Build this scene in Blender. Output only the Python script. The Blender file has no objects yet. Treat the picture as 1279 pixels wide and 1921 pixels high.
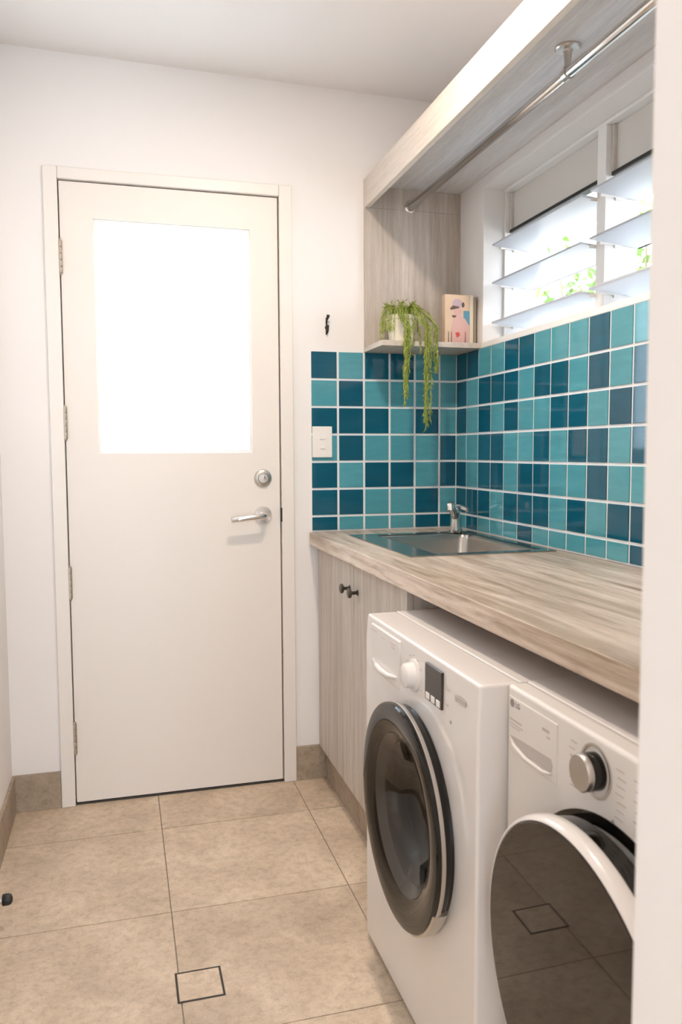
import bpy, bmesh, math, random
from mathutils import Vector, Matrix
random.seed(7)
S = bpy.context.scene
COL = S.collection

# ------------------------------------------------------------------ camera
F_PX, W_PX = 1498.43, 1279.0
YAW, PITCH, ROLL = 0.26942, -0.07522, -0.00465
fwd = Vector((math.sin(YAW)*math.cos(PITCH), math.cos(YAW)*math.cos(PITCH), math.sin(PITCH)))
rgt = Vector((math.cos(YAW), -math.sin(YAW), 0))
upv = rgt.cross(fwd)
r2 = rgt*math.cos(ROLL)+upv*math.sin(ROLL)
u2 = upv*math.cos(ROLL)-rgt*math.sin(ROLL)
cam = bpy.data.cameras.new('camera')
cam.sensor_fit = 'HORIZONTAL'; cam.sensor_width = 36.0
cam.lens = F_PX/W_PX*36.0
cam.clip_start = 0.02
cam.dof.use_dof = True; cam.dof.focus_distance = 2.45; cam.dof.aperture_fstop = 9.5
camo = bpy.data.objects.new('camera', cam); COL.objects.link(camo)
m = Matrix((r2, u2, -fwd)).transposed().to_4x4()
m.translation = Vector((0.16604, -2.74419, 1.17884))
camo.matrix_world = m
S.camera = camo

# ------------------------------------------------------------------ world, exposure, lamps
S.view_settings.view_transform = 'Standard'
S.view_settings.look = 'None'
S.view_settings.gamma = 1.0
S.view_settings.use_curve_mapping = False
S.view_settings.exposure = 0.27
SKY_STRENGTH = 6.0
w = bpy.data.worlds.new('sky'); S.world = w; w.use_nodes = True
bg = w.node_tree.nodes['Background']
bg.inputs[0].default_value = (0.80, 0.90, 1.0, 1); bg.inputs[1].default_value = SKY_STRENGTH
LAMP_COL = (1.0, 0.84, 0.70)
LAMP_W = 14.0
HALL_FILL_W = 6.0
sun = bpy.data.lights.new('sun', 'SUN'); sun.energy = 7.0; sun.angle = 0.01; sun.color = (1.0, 0.97, 0.93)
suno = bpy.data.objects.new('sun', sun); COL.objects.link(suno)
suno.rotation_euler = Vector((0.62, 0.0, -0.80)).to_track_quat('-Z', 'Y').to_euler()

# ------------------------------------------------------------------ constants measured in the room
XR = 1.3714          # right wall
XL = -0.199          # left wall
ZC = 2.425           # ceiling
YN = -2.22           # near wall (doorway)
ZW = 0.8962          # worktop
XF = 0.806           # worktop front
TS = 0.09607         # splashback tile pitch
ZT = 1.5285          # top of splashback
XT = 0.8166          # left end of splashback

# ------------------------------------------------------------------ materials
def mat(name, col=(0.8,0.8,0.8), rough=0.5, metal=0.0, **kw):
    mt = bpy.data.materials.new(name); mt.use_nodes = True
    b = mt.node_tree.nodes['Principled BSDF']
    b.inputs['Base Color'].default_value = (*col, 1)
    b.inputs['Roughness'].default_value = rough
    b.inputs['Metallic'].default_value = metal
    for k, v in kw.items():
        b.inputs[k.replace('_', ' ')].default_value = v
    return mt
def nd(mt, t, **kw):
    n = mt.node_tree.nodes.new(t)
    for k, v in kw.items(): setattr(n, k, v)
    return n
def lk(mt, a, b): mt.node_tree.links.new(a, b)
def bsdf(mt): return mt.node_tree.nodes['Principled BSDF']
def ramp(mt, fac, stops):
    r = nd(mt, 'ShaderNodeValToRGB')
    e = r.color_ramp.elements
    while len(e) < len(stops): e.new(0.5)
    for el, (p, c) in zip(e, stops): el.position = p; el.color = (*c, 1)
    lk(mt, fac, r.inputs[0]); return r
def noise(mt, vec, scale, detail=4, rough=0.55, dist=0.0):
    n = nd(mt, 'ShaderNodeTexNoise'); n.inputs['Scale'].default_value = scale
    n.inputs['Detail'].default_value = detail; n.inputs['Roughness'].default_value = rough
    n.inputs['Distortion'].default_value = dist
    if vec is not None: lk(mt, vec, n.inputs['Vector'])
    return n
def coords(mt, scale=(1,1,1)):
    g = nd(mt, 'ShaderNodeNewGeometry')
    mp = nd(mt, 'ShaderNodeMapping'); mp.inputs['Scale'].default_value = scale
    lk(mt, g.outputs['Position'], mp.inputs['Vector'])
    return mp.outputs[0]
def bump(mt, h, strength, dist=0.002):
    b = nd(mt, 'ShaderNodeBump'); b.inputs['Strength'].default_value = strength
    b.inputs['Distance'].default_value = dist
    lk(mt, h, b.inputs['Height']); lk(mt, b.outputs[0], bsdf(mt).inputs['Normal'])
def mixc(mt, f, a, b, mode='MIX'):
    n = nd(mt, 'ShaderNodeMix', data_type='RGBA', blend_type=mode)
    for sock, v in ((n.inputs[0], f), (n.inputs[6], a), (n.inputs[7], b)):
        if isinstance(v, (int, float)): sock.default_value = v
        elif isinstance(v, tuple): sock.default_value = (*v, 1)
        else: lk(mt, v, sock)
    return n.outputs[2]

M = {}
def plaster(name, col):
    mt = mat(name, col, 0.75)
    n = noise(mt, coords(mt), 220, 3); bump(mt, n.outputs[0], 0.08, 0.001)
    return mt
M['wall'] = plaster('wall_paint', (0.85, 0.82, 0.80))
M['ceiling'] = plaster('ceiling_paint', (0.87, 0.845, 0.825))
M['door_paint'] = mat('door_paint', (0.82, 0.765, 0.71), 0.45)
M['trim_paint'] = mat('trim_paint', (0.83, 0.78, 0.73), 0.4)
M['window_paint'] = mat('window_paint', (0.84, 0.83, 0.81), 0.4)
M['head_paint'] = mat('cream_panel', (0.66, 0.63, 0.585), 0.6)
M['black'] = mat('black_rubber', (0.012, 0.012, 0.012), 0.5)
M['white_plastic'] = mat('white_plastic', (0.86, 0.83, 0.79), 0.35)
M['chrome'] = mat('chrome', (0.78, 0.76, 0.74), 0.14, 1.0)
M['brushed'] = mat('brushed_nickel', (0.60, 0.57, 0.53), 0.32, 1.0)
M['dark_knob'] = mat('dark_bronze', (0.10, 0.085, 0.07), 0.35, 0.8)
M['hinge'] = mat('hinge_metal', (0.42, 0.36, 0.30), 0.45, 0.7)
M['blade_edge'] = mat('glass_edge', (0.52, 0.55, 0.60), 0.3)
M['steel'] = mat('stainless_steel', (0.46, 0.44, 0.41), 0.22, 1.0)
n = noise(M['steel'], coords(M['steel'], (3, 180, 180)), 4, 3)
r = ramp(M['steel'], n.outputs[0], [(0, (0.16,)*3), (1, (0.30,)*3)]); lk(M['steel'], r.outputs[0], bsdf(M['steel']).inputs['Roughness'])

def stone(name, tint=1.0, islands=True):
    tint *= 1.28
    mt = mat(name, rough=0.5)
    v = coords(mt)
    a = noise(mt, v, 5.5, 8, 0.62, 0.5); b = noise(mt, v, 42, 8, 0.75); c = noise(mt, v, 190, 3, 0.7)
    r1 = ramp(mt, a.outputs[0], [(0.30, tuple(x*tint for x in (0.40, 0.315, 0.235))), (0.5, tuple(x*tint for x in (0.505, 0.405, 0.305))), (0.72, tuple(x*tint for x in (0.60, 0.495, 0.385)))])
    r2_ = ramp(mt, b.outputs[0], [(0.30, (0.70, 0.68, 0.64)), (0.52, (1, 1, 1)), (0.75, (1.12, 1.11, 1.10))])
    r3 = ramp(mt, c.outputs[0], [(0.3, (0.9, 0.9, 0.9)), (0.7, (1.06, 1.06, 1.06))])
    o = mixc(mt, 1.0, r1.outputs[0], r2_.outputs[0], 'MULTIPLY')
    o = mixc(mt, 1.0, o, r3.outputs[0], 'MULTIPLY')
    if islands:
        g = nd(mt, 'ShaderNodeNewGeometry')
        r4 = ramp(mt, g.outputs['Random Per Island'], [(0, (0.93, 0.92, 0.90)), (1, (1.06, 1.06, 1.05))])
        o = mixc(mt, 1.0, o, r4.outputs[0], 'MULTIPLY')
    lk(mt, o, bsdf(mt).inputs['Base Color'])
    bump(mt, b.outputs[0], 0.12, 0.001)
    return mt
M['floor_tile'] = stone('floor_tile')
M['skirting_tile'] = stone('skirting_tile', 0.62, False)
M['floor_grout'] = mat('floor_grout', (0.30, 0.245, 0.19), 0.9)

def wood(name, scale, dark, mid, light, rough=0.45, big=3.0, contrast=0.5):
    mt = mat(name, rough=rough)
    v = coords(mt, scale)
    a = noise(mt, v, 9, 7, 0.6, 0.7); b = noise(mt, v, 55, 4, 0.7)
    c = noise(mt, coords(mt, tuple(0.35*s for s in scale)), big, 4, 0.6, 1.2)
    r1 = ramp(mt, a.outputs[0], [(0.28, dark), (0.48, mid), (0.70, light)])
    r2_ = ramp(mt, b.outputs[0], [(0.3, (0.86, 0.86, 0.86)), (0.7, (1.06, 1.06, 1.06))])
    r3 = ramp(mt, c.outputs[0], [(0.35, tuple(1-contrast*x for x in (0.30, 0.34, 0.40))), (0.6, (1.05, 1.05, 1.05))])
    o = mixc(mt, 1.0, r1.outputs[0], r2_.outputs[0], 'MULTIPLY')
    o = mixc(mt, 1.0, o, r3.outputs[0], 'MULTIPLY')
    lk(mt, o, bsdf(mt).inputs['Base Color'])
    bump(mt, b.outputs[0], 0.1, 0.0005)
    return mt
M['oak_v'] = wood('grey_oak_vertical', (7, 7, 0.35), (0.48, 0.415, 0.355), (0.59, 0.525, 0.465), (0.68, 0.62, 0.56))
M['oak_y_cool_lit'] = wood('oak_lengthwise_cool_lit', (7, 0.35, 7), (0.63, 0.625, 0.63), (0.72, 0.71, 0.715), (0.78, 0.77, 0.775), big=3, contrast=0.4)  # same laminate, cool window light on the underside put into the colour
M['fascia'] = wood('pale_oak_fascia', (7, 0.35, 7), (0.58, 0.51, 0.44), (0.655, 0.58, 0.505), (0.71, 0.635, 0.56), contrast=0.15)
M['worktop'] = wood('worktop_oak', (7, 0.5, 7), (0.41, 0.305, 0.225), (0.69, 0.57, 0.47), (0.83, 0.72, 0.625), rough=0.32, big=5, contrast=1.2)

def tile(name, lo, hi):
    mt = mat(name, rough=0.06, Specular_IOR_Level=0.45)
    g = nd(mt, 'ShaderNodeNewGeometry')
    r = ramp(mt, g.outputs['Random Per Island'], [(0, lo), (1, hi)])
    n = noise(mt, coords(mt, (1, 1, 6)), 10, 4)
    r2_ = ramp(mt, n.outputs[0], [(0.3, (0.92,)*3), (0.7, (1.06,)*3)])
    lk(mt, mixc(mt, 1.0, r.outputs[0], r2_.outputs[0], 'MULTIPLY'), bsdf(mt).inputs['Base Color'])
    return mt
M['tile_light'] = tile('teal_tile_light', (0.075, 0.31, 0.375), (0.095, 0.35, 0.415))
M['tile_dark'] = tile('teal_tile_dark', (0.003, 0.082, 0.140), (0.005, 0.105, 0.170))
M['grout'] = mat('white_grout', (0.84, 0.85, 0.86), 0.7)
M['enamel'] = mat('white_enamel', (0.80, 0.76, 0.735), 0.22, Coat_Weight=0.3)
M['enamel_matt'] = mat('white_panel', (0.78, 0.745, 0.71), 0.35)
M['grey_print'] = mat('grey_print', (0.33, 0.30, 0.28), 0.5)
M['pale_print_shade'] = mat('pale_grey_print_shade', (0.52, 0.48, 0.45), 0.5)
M['logo'] = mat('logo_grey', (0.28, 0.25, 0.245), 0.4)
M['display'] = mat('display_glass', (0.03, 0.024, 0.02), 0.12)
M['gloss_black'] = mat('gloss_black', (0.008, 0.007, 0.006), 0.05, IOR=1.45)
M['smoke'] = mat('smoked_door_glass', (0.022, 0.016, 0.012), 0.03, IOR=1.47)
M['drum'] = mat('drum_steel', (0.045, 0.036, 0.03), 0.45, 0.6)
M['inner_rim'] = mat('grey_door_rim', (0.10, 0.09, 0.08), 0.25, 0.6)
def glass(name, col, rough=0.02, mixf=0.85):
    mt = mat(name, col, rough); nt = mt.node_tree
    tr = nd(mt, 'ShaderNodeBsdfTransparent'); tr.inputs[0].default_value = (*col, 1)
    gl = nd(mt, 'ShaderNodeBsdfGlossy'); gl.inputs['Roughness'].default_value = rough
    lw = nd(mt, 'ShaderNodeLayerWeight'); lw.inputs[0].default_value = 0.15
    fr = nd(mt, 'ShaderNodeMath', operation='MULTIPLY_ADD'); fr.inputs[1].default_value = 0.45; fr.inputs[2].default_value = 0.05
    lk(mt, lw.outputs['Facing'], fr.inputs[0])
    mx = nd(mt, 'ShaderNodeMixShader')
    lk(mt, fr.outputs[0], mx.inputs[0]); lk(mt, tr.outputs[0], mx.inputs[1]); lk(mt, gl.outputs[0], mx.inputs[2])
    lk(mt, mx.outputs[0], nt.nodes['Material Output'].inputs[0])
    return mt
M['clear'] = glass('clear_glass', (0.40, 0.37, 0.34))
def frosted(name, col, diff=0.25, rough=0.25):
    mt = mat(name, col, rough); nt = mt.node_tree
    tl = nd(mt, 'ShaderNodeBsdfTranslucent'); tl.inputs[0].default_value = (*col, 1)
    mx = nd(mt, 'ShaderNodeMixShader'); mx.inputs[0].default_value = diff
    lk(mt, tl.outputs[0], mx.inputs[1]); lk(mt, bsdf(mt).outputs[0], mx.inputs[2])
    lk(mt, mx.outputs[0], nt.nodes['Material Output'].inputs[0])
    return mt
M['frosted'] = frosted('frosted_glass', (0.93, 0.97, 1.0), 0.1)
M['blade'] = frosted('obscure_louvre_glass', (0.77, 0.80, 0.84), 0.32, 0.12)
M['pot'] = mat('cream_ceramic', (0.80, 0.74, 0.60), 0.35)
M['soil'] = mat('potting_soil', (0.05, 0.035, 0.02), 0.9)
def leafmat(name, lo, hi):
    mt = mat(name, rough=0.5)
    g = nd(mt, 'ShaderNodeNewGeometry')
    r = ramp(mt, g.outputs['Random Per Island'], [(0, lo), (1, hi)])
    lk(mt, r.outputs[0], bsdf(mt).inputs['Base Color'])
    bsdf(mt).inputs['Subsurface Weight'].default_value = 0.0
    return mt
M['leaf'] = leafmat('trailing_leaf', (0.16, 0.23, 0.025), (0.44, 0.50, 0.10))
M['bush'] = leafmat('garden_leaf', (0.08, 0.17, 0.03), (0.24, 0.36, 0.08))
M['bark'] = mat('bark', (0.20, 0.15, 0.10), 0.9)
M['paving'] = mat('outdoor_paving', (0.60, 0.58, 0.55), 0.9)
M['paper'] = mat('cream_paper', (0.78, 0.72, 0.60), 0.7)
M['cover_sand'] = mat('cover_sand', (0.68, 0.50, 0.35), 0.5)
M['cover_pink'] = mat('cover_pink', (0.66, 0.40, 0.36), 0.5)
M['cover_mauve'] = mat('cover_mauve', (0.50, 0.38, 0.42), 0.5)
M['cover_brown'] = mat('cover_brown', (0.12, 0.07, 0.055), 0.5)
M['cover_blue'] = mat('cover_blue', (0.10, 0.30, 0.42), 0.5)
M['cover_red'] = mat('cover_red', (0.60, 0.07, 0.04), 0.5)
M['spine_tan'] = mat('spine_tan', (0.36, 0.29, 0.21), 0.6)
M['dark_gap'] = mat('shadow_gap', (0.05, 0.045, 0.04), 0.8)
def emis(name, col, s):
    mt = mat(name, col, 0.5)
    bsdf(mt).inputs['Emission Color'].default_value = (*col, 1); bsdf(mt).inputs['Emission Strength'].default_value = s
    return mt
M['lamp_glow'] = emis('lamp_glow', LAMP_COL, 6.0)

# ------------------------------------------------------------------ helpers
def wloc(o):
    v = Vector((0, 0, 0))
    while o is not None: v += o.location; o = o.parent
    return v
def obj(name, bm, mats, parent=None, loc=None, smooth=False, bevel=0.0, seg=2, angle=40):
    """link a bmesh whose vertices are in room coordinates as ONE object"""
    base = Vector(loc) if loc is not None else (wloc(parent) if parent else Vector((0, 0, 0)))
    if smooth and bevel == 0:
        lim = math.radians(angle)
        for f in bm.faces: f.smooth = True
        for e in bm.edges:
            if len(e.link_faces) == 2 and e.calc_face_angle(0) > lim: e.smooth = False
    bmesh.ops.translate(bm, verts=bm.verts, vec=-base)
    me = bpy.data.meshes.new(name); bm.to_mesh(me); bm.free()
    for x in (mats if isinstance(mats, (list, tuple)) else [mats]): me.materials.append(M[x] if isinstance(x, str) else x)
    o = bpy.data.objects.new(name, me); COL.objects.link(o)
    o.location = base - (wloc(parent) if parent else Vector((0, 0, 0)))
    if parent: o.parent = parent
    if bevel > 0:
        md = o.modifiers.new('bevel', 'BEVEL'); md.width = bevel; md.segments = seg
        md.limit_method = 'ANGLE'; md.angle_limit = math.radians(35); md.harden_normals = True
        for p in me.polygons: p.use_smooth = True
    return o
def thing(name, label, cat, loc, group=None, kind=None):
    o = bpy.data.objects.new(name, None); COL.objects.link(o); o.location = loc
    o.empty_display_size = 0.05
    tag(o, label, cat, group, kind); return o
def tag(o, label=None, cat=None, group=None, kind=None):
    if label: o['label'] = label
    if cat: o['category'] = cat
    if group: o['group'] = group
    if kind: o['kind'] = kind
    return o
def box(bm, a, b, mi=0):
    x0, y0, z0 = (min(p, q) for p, q in zip(a, b)); x1, y1, z1 = (max(p, q) for p, q in zip(a, b))
    v = [bm.verts.new(p) for p in ((x0,y0,z0),(x1,y0,z0),(x1,y1,z0),(x0,y1,z0),(x0,y0,z1),(x1,y0,z1),(x1,y1,z1),(x0,y1,z1))]
    for f in ((0,3,2,1),(4,5,6,7),(0,1,5,4),(1,2,6,5),(2,3,7,6),(3,0,4,7)):
        bm.faces.new([v[i] for i in f]).material_index = mi
    return v
def bx(a, b, mi=0):
    bm = bmesh.new(); box(bm, a, b, mi); return bm
def basis(axis):
    a = Vector(axis).normalized()
    t = Vector((0, 0, 1)) if abs(a.z) < 0.9 else Vector((0, 1, 0))
    u = (t - a*t.dot(a)).normalized(); return a, u, a.cross(u)
def lathe(bm, c, axis, prof, n=48, mi=0, cap=True):
    """prof: list of (radius, height along axis)"""
    a, u, v = basis(axis); c = Vector(c); rings = []
    for (r, h) in prof:
        if r < 1e-6: rings.append([bm.verts.new(c+a*h)])
        else: rings.append([bm.verts.new(c+a*h+(u*math.cos(2*math.pi*i/n)+v*math.sin(2*math.pi*i/n))*r) for i in range(n)])
    for k in range(len(rings)-1):
        A, B = rings[k], rings[k+1]
        for i in range(n):
            j = (i+1) % n
            if len(A) == 1 and len(B) == 1: continue
            if len(A) == 1: f = bm.faces.new((A[0], B[i], B[j]))
            elif len(B) == 1: f = bm.faces.new((A[i], B[0], A[j]))
            else: f = bm.faces.new((A[i], B[i], B[j], A[j]))
            f.material_index = mi
    if cap:
        for R_ in (rings[0], rings[-1]):
            if len(R_) > 2: bm.faces.new(R_).material_index = mi
    return rings
def lathe_bm(*a, **k):
    bm = bmesh.new(); lathe(bm, *a, **k)
    bmesh.ops.recalc_face_normals(bm, faces=bm.faces); return bm
def tube(bm, pts, rad, n=10, mi=0, sx=1.0):
    pts = [Vector(p) for p in pts]; rings = []
    prev = None
    for i, p in enumerate(pts):
        d = (pts[min(i+1, len(pts)-1)]-pts[max(i-1, 0)]).normalized()
        if prev is None: a, u, v = basis(d)
        else:
            u = (prev - d*prev.dot(d)).normalized(); v = d.cross(u)
        prev = u
        r = rad[i] if isinstance(rad, (list, tuple)) else rad
        rings.append([bm.verts.new(p+(u*math.cos(2*math.pi*k/n)+v*math.sin(2*math.pi*k/n)*sx)*r) for k in range(n)])
    for A, B in zip(rings, rings[1:]):
        for i in range(n):
            j = (i+1) % n; bm.faces.new((A[i], A[j], B[j], B[i])).material_index = mi
    bm.faces.new(list(reversed(rings[0]))).material_index = mi; bm.faces.new(rings[-1]).material_index = mi
def holed_plate(bm, axis, lo, hi, outer, inner, mi=0):
    """slab between lo/hi on axis with a rectangular outline and a rectangular hole; outer/inner = (a0,b0,a1,b1)"""
    def P(a, b, h):
        p = [0, 0, 0]; o = [i for i in range(3) if i != axis]; p[o[0]] = a; p[o[1]] = b; p[axis] = h; return p
    def ring(r, h): a0, b0, a1, b1 = r; return [bm.verts.new(P(*q, h)) for q in ((a0,b0),(a1,b0),(a1,b1),(a0,b1))]
    O0, O1, I0, I1 = ring(outer, lo), ring(outer, hi), ring(inner, lo), ring(inner, hi)
    for i in range(4):
        j = (i+1) % 4
        for f in ((O0[i],O0[j],I0[j],I0[i]), (O1[j],O1[i],I1[i],I1[j]), (O0[j],O0[i],O1[i],O1[j]), (I0[i],I0[j],I1[j],I1[i])):
            bm.faces.new(f).material_index = mi
    bmesh.ops.recalc_face_normals(bm, faces=bm.faces)
def round_holed_plate(bm, x0, x1, y0, y1, z0, z1, cy, cz, r, n=64):
    """plate facing -X with a circular hole (outer outline sampled to match)"""
    rings = []
    for (x, kind) in ((x0,'o'), (x0,'i'), (x1,'i'), (x1,'o')):
        ring = []
        for i in range(n):
            t = 2*math.pi*(i+0.5)/n; c, s = math.cos(t), math.sin(t)
            if kind == 'i': ring.append(bm.verts.new((x, cy+r*c, cz+r*s)))
            else:
                k = min(((y1-cy) if c > 0 else (cy-y0))/max(abs(c), 1e-9), ((z1-cz) if s > 0 else (cz-z0))/max(abs(s), 1e-9))
                ring.append(bm.verts.new((x, cy+k*c, cz+k*s)))
        rings.append(ring)
    # snap nearest outline verts to the four corners
    for ring in (rings[0], rings[3]):
        for (a, b) in ((y0,z0),(y1,z0),(y1,z1),(y0,z1)):
            v = min(ring, key=lambda q: (q.co.y-a)**2+(q.co.z-b)**2); v.co.y = a; v.co.z = b
    for k in range(4):
        A, B = rings[k], rings[(k+1) % 4]
        for i in range(n):
            j = (i+1) % n; bm.faces.new((A[i], A[j], B[j], B[i]))
    bmesh.ops.recalc_face_normals(bm, faces=bm.faces)
def quad_hull(bm, pts, mi=0):
    vs = [bm.verts.new(p) for p in pts]
    r = bmesh.ops.convex_hull(bm, input=vs)
def text_mesh(s, size, loc, depth, matname, name, parent, bold=False):
    cu = bpy.data.curves.new(name, 'FONT'); cu.body = s; cu.size = size; cu.extrude = depth
    cu.align_x = 'CENTER'; cu.align_y = 'CENTER'
    if bold: cu.offset = size*0.02
    t = bpy.data.objects.new('tmp', cu); COL.objects.link(t)
    dg = bpy.context.evaluated_depsgraph_get()
    me = bpy.data.meshes.new_from_object(t.evaluated_get(dg))
    bpy.data.objects.remove(t)
    # lettering faces -X: text x -> -Y, text y -> +Z
    me.transform(Matrix(((0,0,-1,0), (-1,0,0,0), (0,1,0,0), (0,0,0,1))))
    me.materials.clear(); me.materials.append(M[matname])
    o = bpy.data.objects.new(name, me); COL.objects.link(o)
    o.parent = parent; o.location = Vector(loc)-wloc(parent); return o
def struct(name, bm, mats, **k):
    return tag(obj(name, bm, mats, **k), kind='structure')

# ------------------------------------------------------------------ room shell
# floor: grout bed with large tiles laid on it (joints measured from the photo)
bm = bmesh.new()
box(bm, (XL-0.15, YN-0.14, -0.06), (XR+0.15, 0.14, -0.0025), 1)
T, G = 0.4735, 0.0015
xs = [0.266+T*k for k in range(-2, 4)]; ys = [-0.253-T*k for k in range(-1, 6)]
for i in range(len(xs)-1):
    for j in range(len(ys)-1):
        a0, a1 = max(xs[i], XL-0.02)+G, min(xs[i+1], XR+0.02)-G
        b0, b1 = max(ys[j+1], YN-0.14)+G, min(ys[j], 0.01)-G
        if a1-a0 > 0.01 and b1-b0 > 0.01: box(bm, (a0, b0, -0.006), (a1, b1, 0), 0)
struct('floor', bm, ['floor_tile', 'floor_grout'], bevel=0)
# back wall with door opening
bm = bmesh.new()
DX0, DX1, DZ = -0.030, 0.735, 2.066
box(bm, (XL-0.12, 0, 0), (DX0, 0.12, 2.5)); box(bm, (DX1, 0, 0), (XR+0.12, 0.12, 2.5)); box(bm, (DX0, 0, DZ), (DX1, 0.12, 2.5))
struct('wall_back', bm, 'wall')
struct('wall_left', bx((XL-0.12, YN-0.12, 0), (XL, 0, 2.5)), 'wall')
# right wall with window opening
WY0, WY1, WZ0, WZ1 = -1.42, -0.20, 1.545, 2.066
bm = bmesh.new()
for a, b in (((XR, YN-0.11, 0), (XR+0.2, 0.12, WZ0)), ((XR, YN-0.11, WZ1), (XR+0.2, 0.12, 2.5)), ((XR, YN-0.11, WZ0), (XR+0.2, WY0, WZ1)), ((XR, WY1, WZ0), (XR+0.2, 0.12, WZ1))): box(bm, a, b)
struct('wall_right', bm, 'wall')
# near wall: the doorway the photo looks through
bm = bmesh.new()
XJ = 0.549
box(bm, (XJ, YN-0.11, 0), (XR, YN, 2.5)); box(bm, (XL, YN-0.11, 2.12), (XJ, YN, 2.5))
struct('wall_front', bm, 'wall', bevel=0.003)
bm = bmesh.new()
v = box(bm, (XL-0.12, YN-0.12, 2.42), (XR+0.12, 0.12, 2.56))
for q in v[:4]: q.co.z = 2.4365 - (q.co.x-XL)*0.0155
struct('ceiling', bm, 'ceiling')
# hallway behind the camera
HY = -4.6
bm = bmesh.new(); box(bm, (-1.6, HY, -0.06), (2.4, YN-0.14, 0.0)); struct('floor_hall', bm, 'floor_tile')
bm = bmesh.new(); box(bm, (-1.6, HY, 2.44), (2.4, YN-0.12, 2.56)); struct('ceiling_hall', bm, 'ceiling')
bm = bmesh.new()
box(bm, (-1.7, HY, 0), (-1.6, YN-0.11, 2.44)); box(bm, (2.4, HY, 0), (2.5, YN-0.11, 2.44))
box(bm, (-1.6, YN-0.11, 0), (XL-0.12, YN, 2.44)); box(bm, (XR+0.2, YN-0.11, 0), (2.4, YN, 2.44))
for a, b in (((-1.7, HY-0.1, 0), (-0.6, HY, 2.44)), ((0.9, HY-0.1, 0), (2.5, HY, 2.44)), ((-0.6, HY-0.1, 2.1), (0.9, HY, 2.44))): box(bm, a, b)
struct('wall_hall', bm, 'wall')

# opening added in the unseen hallway end wall, lets in soft front daylight
fill_op = thing('fill_opening', None, None, (0.15, HY, 0), kind='structure')
bm = bmesh.new(); holed_plate(bm, 1, HY-0.09, HY-0.01, (-0.598, 0.002, 0.898, 2.098), (-0.54, 0.06, 0.84, 2.04)); box(bm, (0.13, HY-0.08, 0.06), (0.17, HY-0.02, 2.04))
obj('window_frame', bm, 'window_paint', fill_op, bevel=0.002)

# tiled skirting
bm = bmesh.new()
for (a, b) in ((XL, -0.049), (0.752, 0.858)): box(bm, (a, -0.010, 0), (b, 0, 0.124))
struct('baseboard_back', bm, 'skirting_tile', bevel=0.0012)
bm = bmesh.new()
for (a, b) in ((-0.62, -0.0105), (-1.235, -0.6225), (-1.85, -1.2375), (YN, -1.8525)): box(bm, (XL, a, 0), (XL+0.010, b, 0.124))
struct('baseboard_left', bm, 'skirting_tile', bevel=0.0012)

# ------------------------------------------------------------------ door in the back wall
door = thing('door_1', None, None, (0.35, 0, 0), kind='structure')
bm = bmesh.new()     # frame: two jambs and a head, proud of the wall, with rebate stop behind the leaf
for (a, b) in (((-0.047,-0.012,0), (-0.0035,0.10,2.0815)), ((0.7075,-0.012,0), (0.752,0.10,2.0815)), ((-0.0035,-0.012,2.0440), (0.7075,0.10,2.0815))): box(bm, a, b)
for (a, b) in (((-0.0035,0.040,0), (0.012,0.055,2.044)), ((0.692,0.040,0), (0.7075,0.055,2.044)), ((0.012,0.040,2.028), (0.692,0.055,2.044))): box(bm, a, b)
obj('door_frame', bm, 'trim_paint', door, bevel=0.003)
bm = bmesh.new()
GX0, GX1, GZ0, GZ1 = 0.102, 0.608, 1.178, 1.929
holed_plate(bm, 1, 0.0, 0.038, (0.0, 0.009, 0.7035, 2.0405), (GX0, GZ0, GX1, GZ1))
leaf = obj('door_leaf', bm, 'door_paint', door, bevel=0.0015)
obj('frosted_pane', bx((GX0, 0.012, GZ0), (GX1, 0.018, GZ1)), 'frosted', leaf)
bm = bmesh.new()
holed_plate(bm, 1, 0.006, 0.012, (GX0+0.0002, GZ0+0.0002, GX1-0.0002, GZ1-0.0002), (GX0+0.008, GZ0+0.008, GX1-0.008, GZ1-0.008))
obj('glazing_bead', bm, 'window_paint', leaf)
for zc in (1.802, 1.276, 0.753, 0.230):
    bm = bmesh.new()
    for k in range(5):
        z0 = zc-0.052+k*0.0208
        lathe(bm, (0.0, -0.0055, z0+0.0006), (0,0,1), [(0.0058,0), (0.0065,0.001), (0.0065,0.0185), (0.0058,0.0196)], 14)
    lathe(bm, (0.0, -0.0055, zc-0.058), (0,0,1), [(0.0025,0), (0.0045,0.003), (0.0045,0.006)], 12)
    lathe(bm, (0.0, -0.0055, zc+0.052), (0,0,1), [(0.0045,0), (0.0045,0.003), (0.0025,0.006)], 12)
    box(bm, (0.0, -0.0012, zc-0.052), (0.0065, 0.0005, zc+0.052)); box(bm, (-0.0035, -0.0125, zc-0.052), (0.0, -0.0015, zc+0.052))
    bmesh.ops.recalc_face_normals(bm, faces=bm.faces)
    obj('hinge', bm, 'hinge', door, smooth=True)
lock = obj('deadlock', lathe_bm((0.643, 0, 1.089), (0,-1,0), [(0.031,0), (0.031,0.004), (0.028,0.009), (0.024,0.011), (0.020,0.012), (0.0175,0.010), (0.0165,0.014), (0.0,0.0145)], 40), 'brushed', door, smooth=True, angle=25)
bm = bmesh.new(); lathe(bm, (0.647, -0.0145, 1.092), (0,-1,0), [(0.0085,0), (0.0085,0.003), (0.0,0.0035)], 20); box(bm, (0.6461,-0.0185,1.0865), (0.6479,-0.0175,1.0975), 1)
bmesh.ops.recalc_face_normals(bm, faces=bm.faces)
obj('key_cylinder', bm, ['chrome', 'black'], lock, smooth=True)
hd = obj('handle_rose', lathe_bm((0.642, 0, 0.961), (0,-1,0), [(0.031,0), (0.031,0.005), (0.028,0.010), (0.013,0.011), (0.0125,0.030), (0.0,0.030)], 40), 'chrome', door, smooth=True, angle=30)
bm = bmesh.new()
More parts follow.
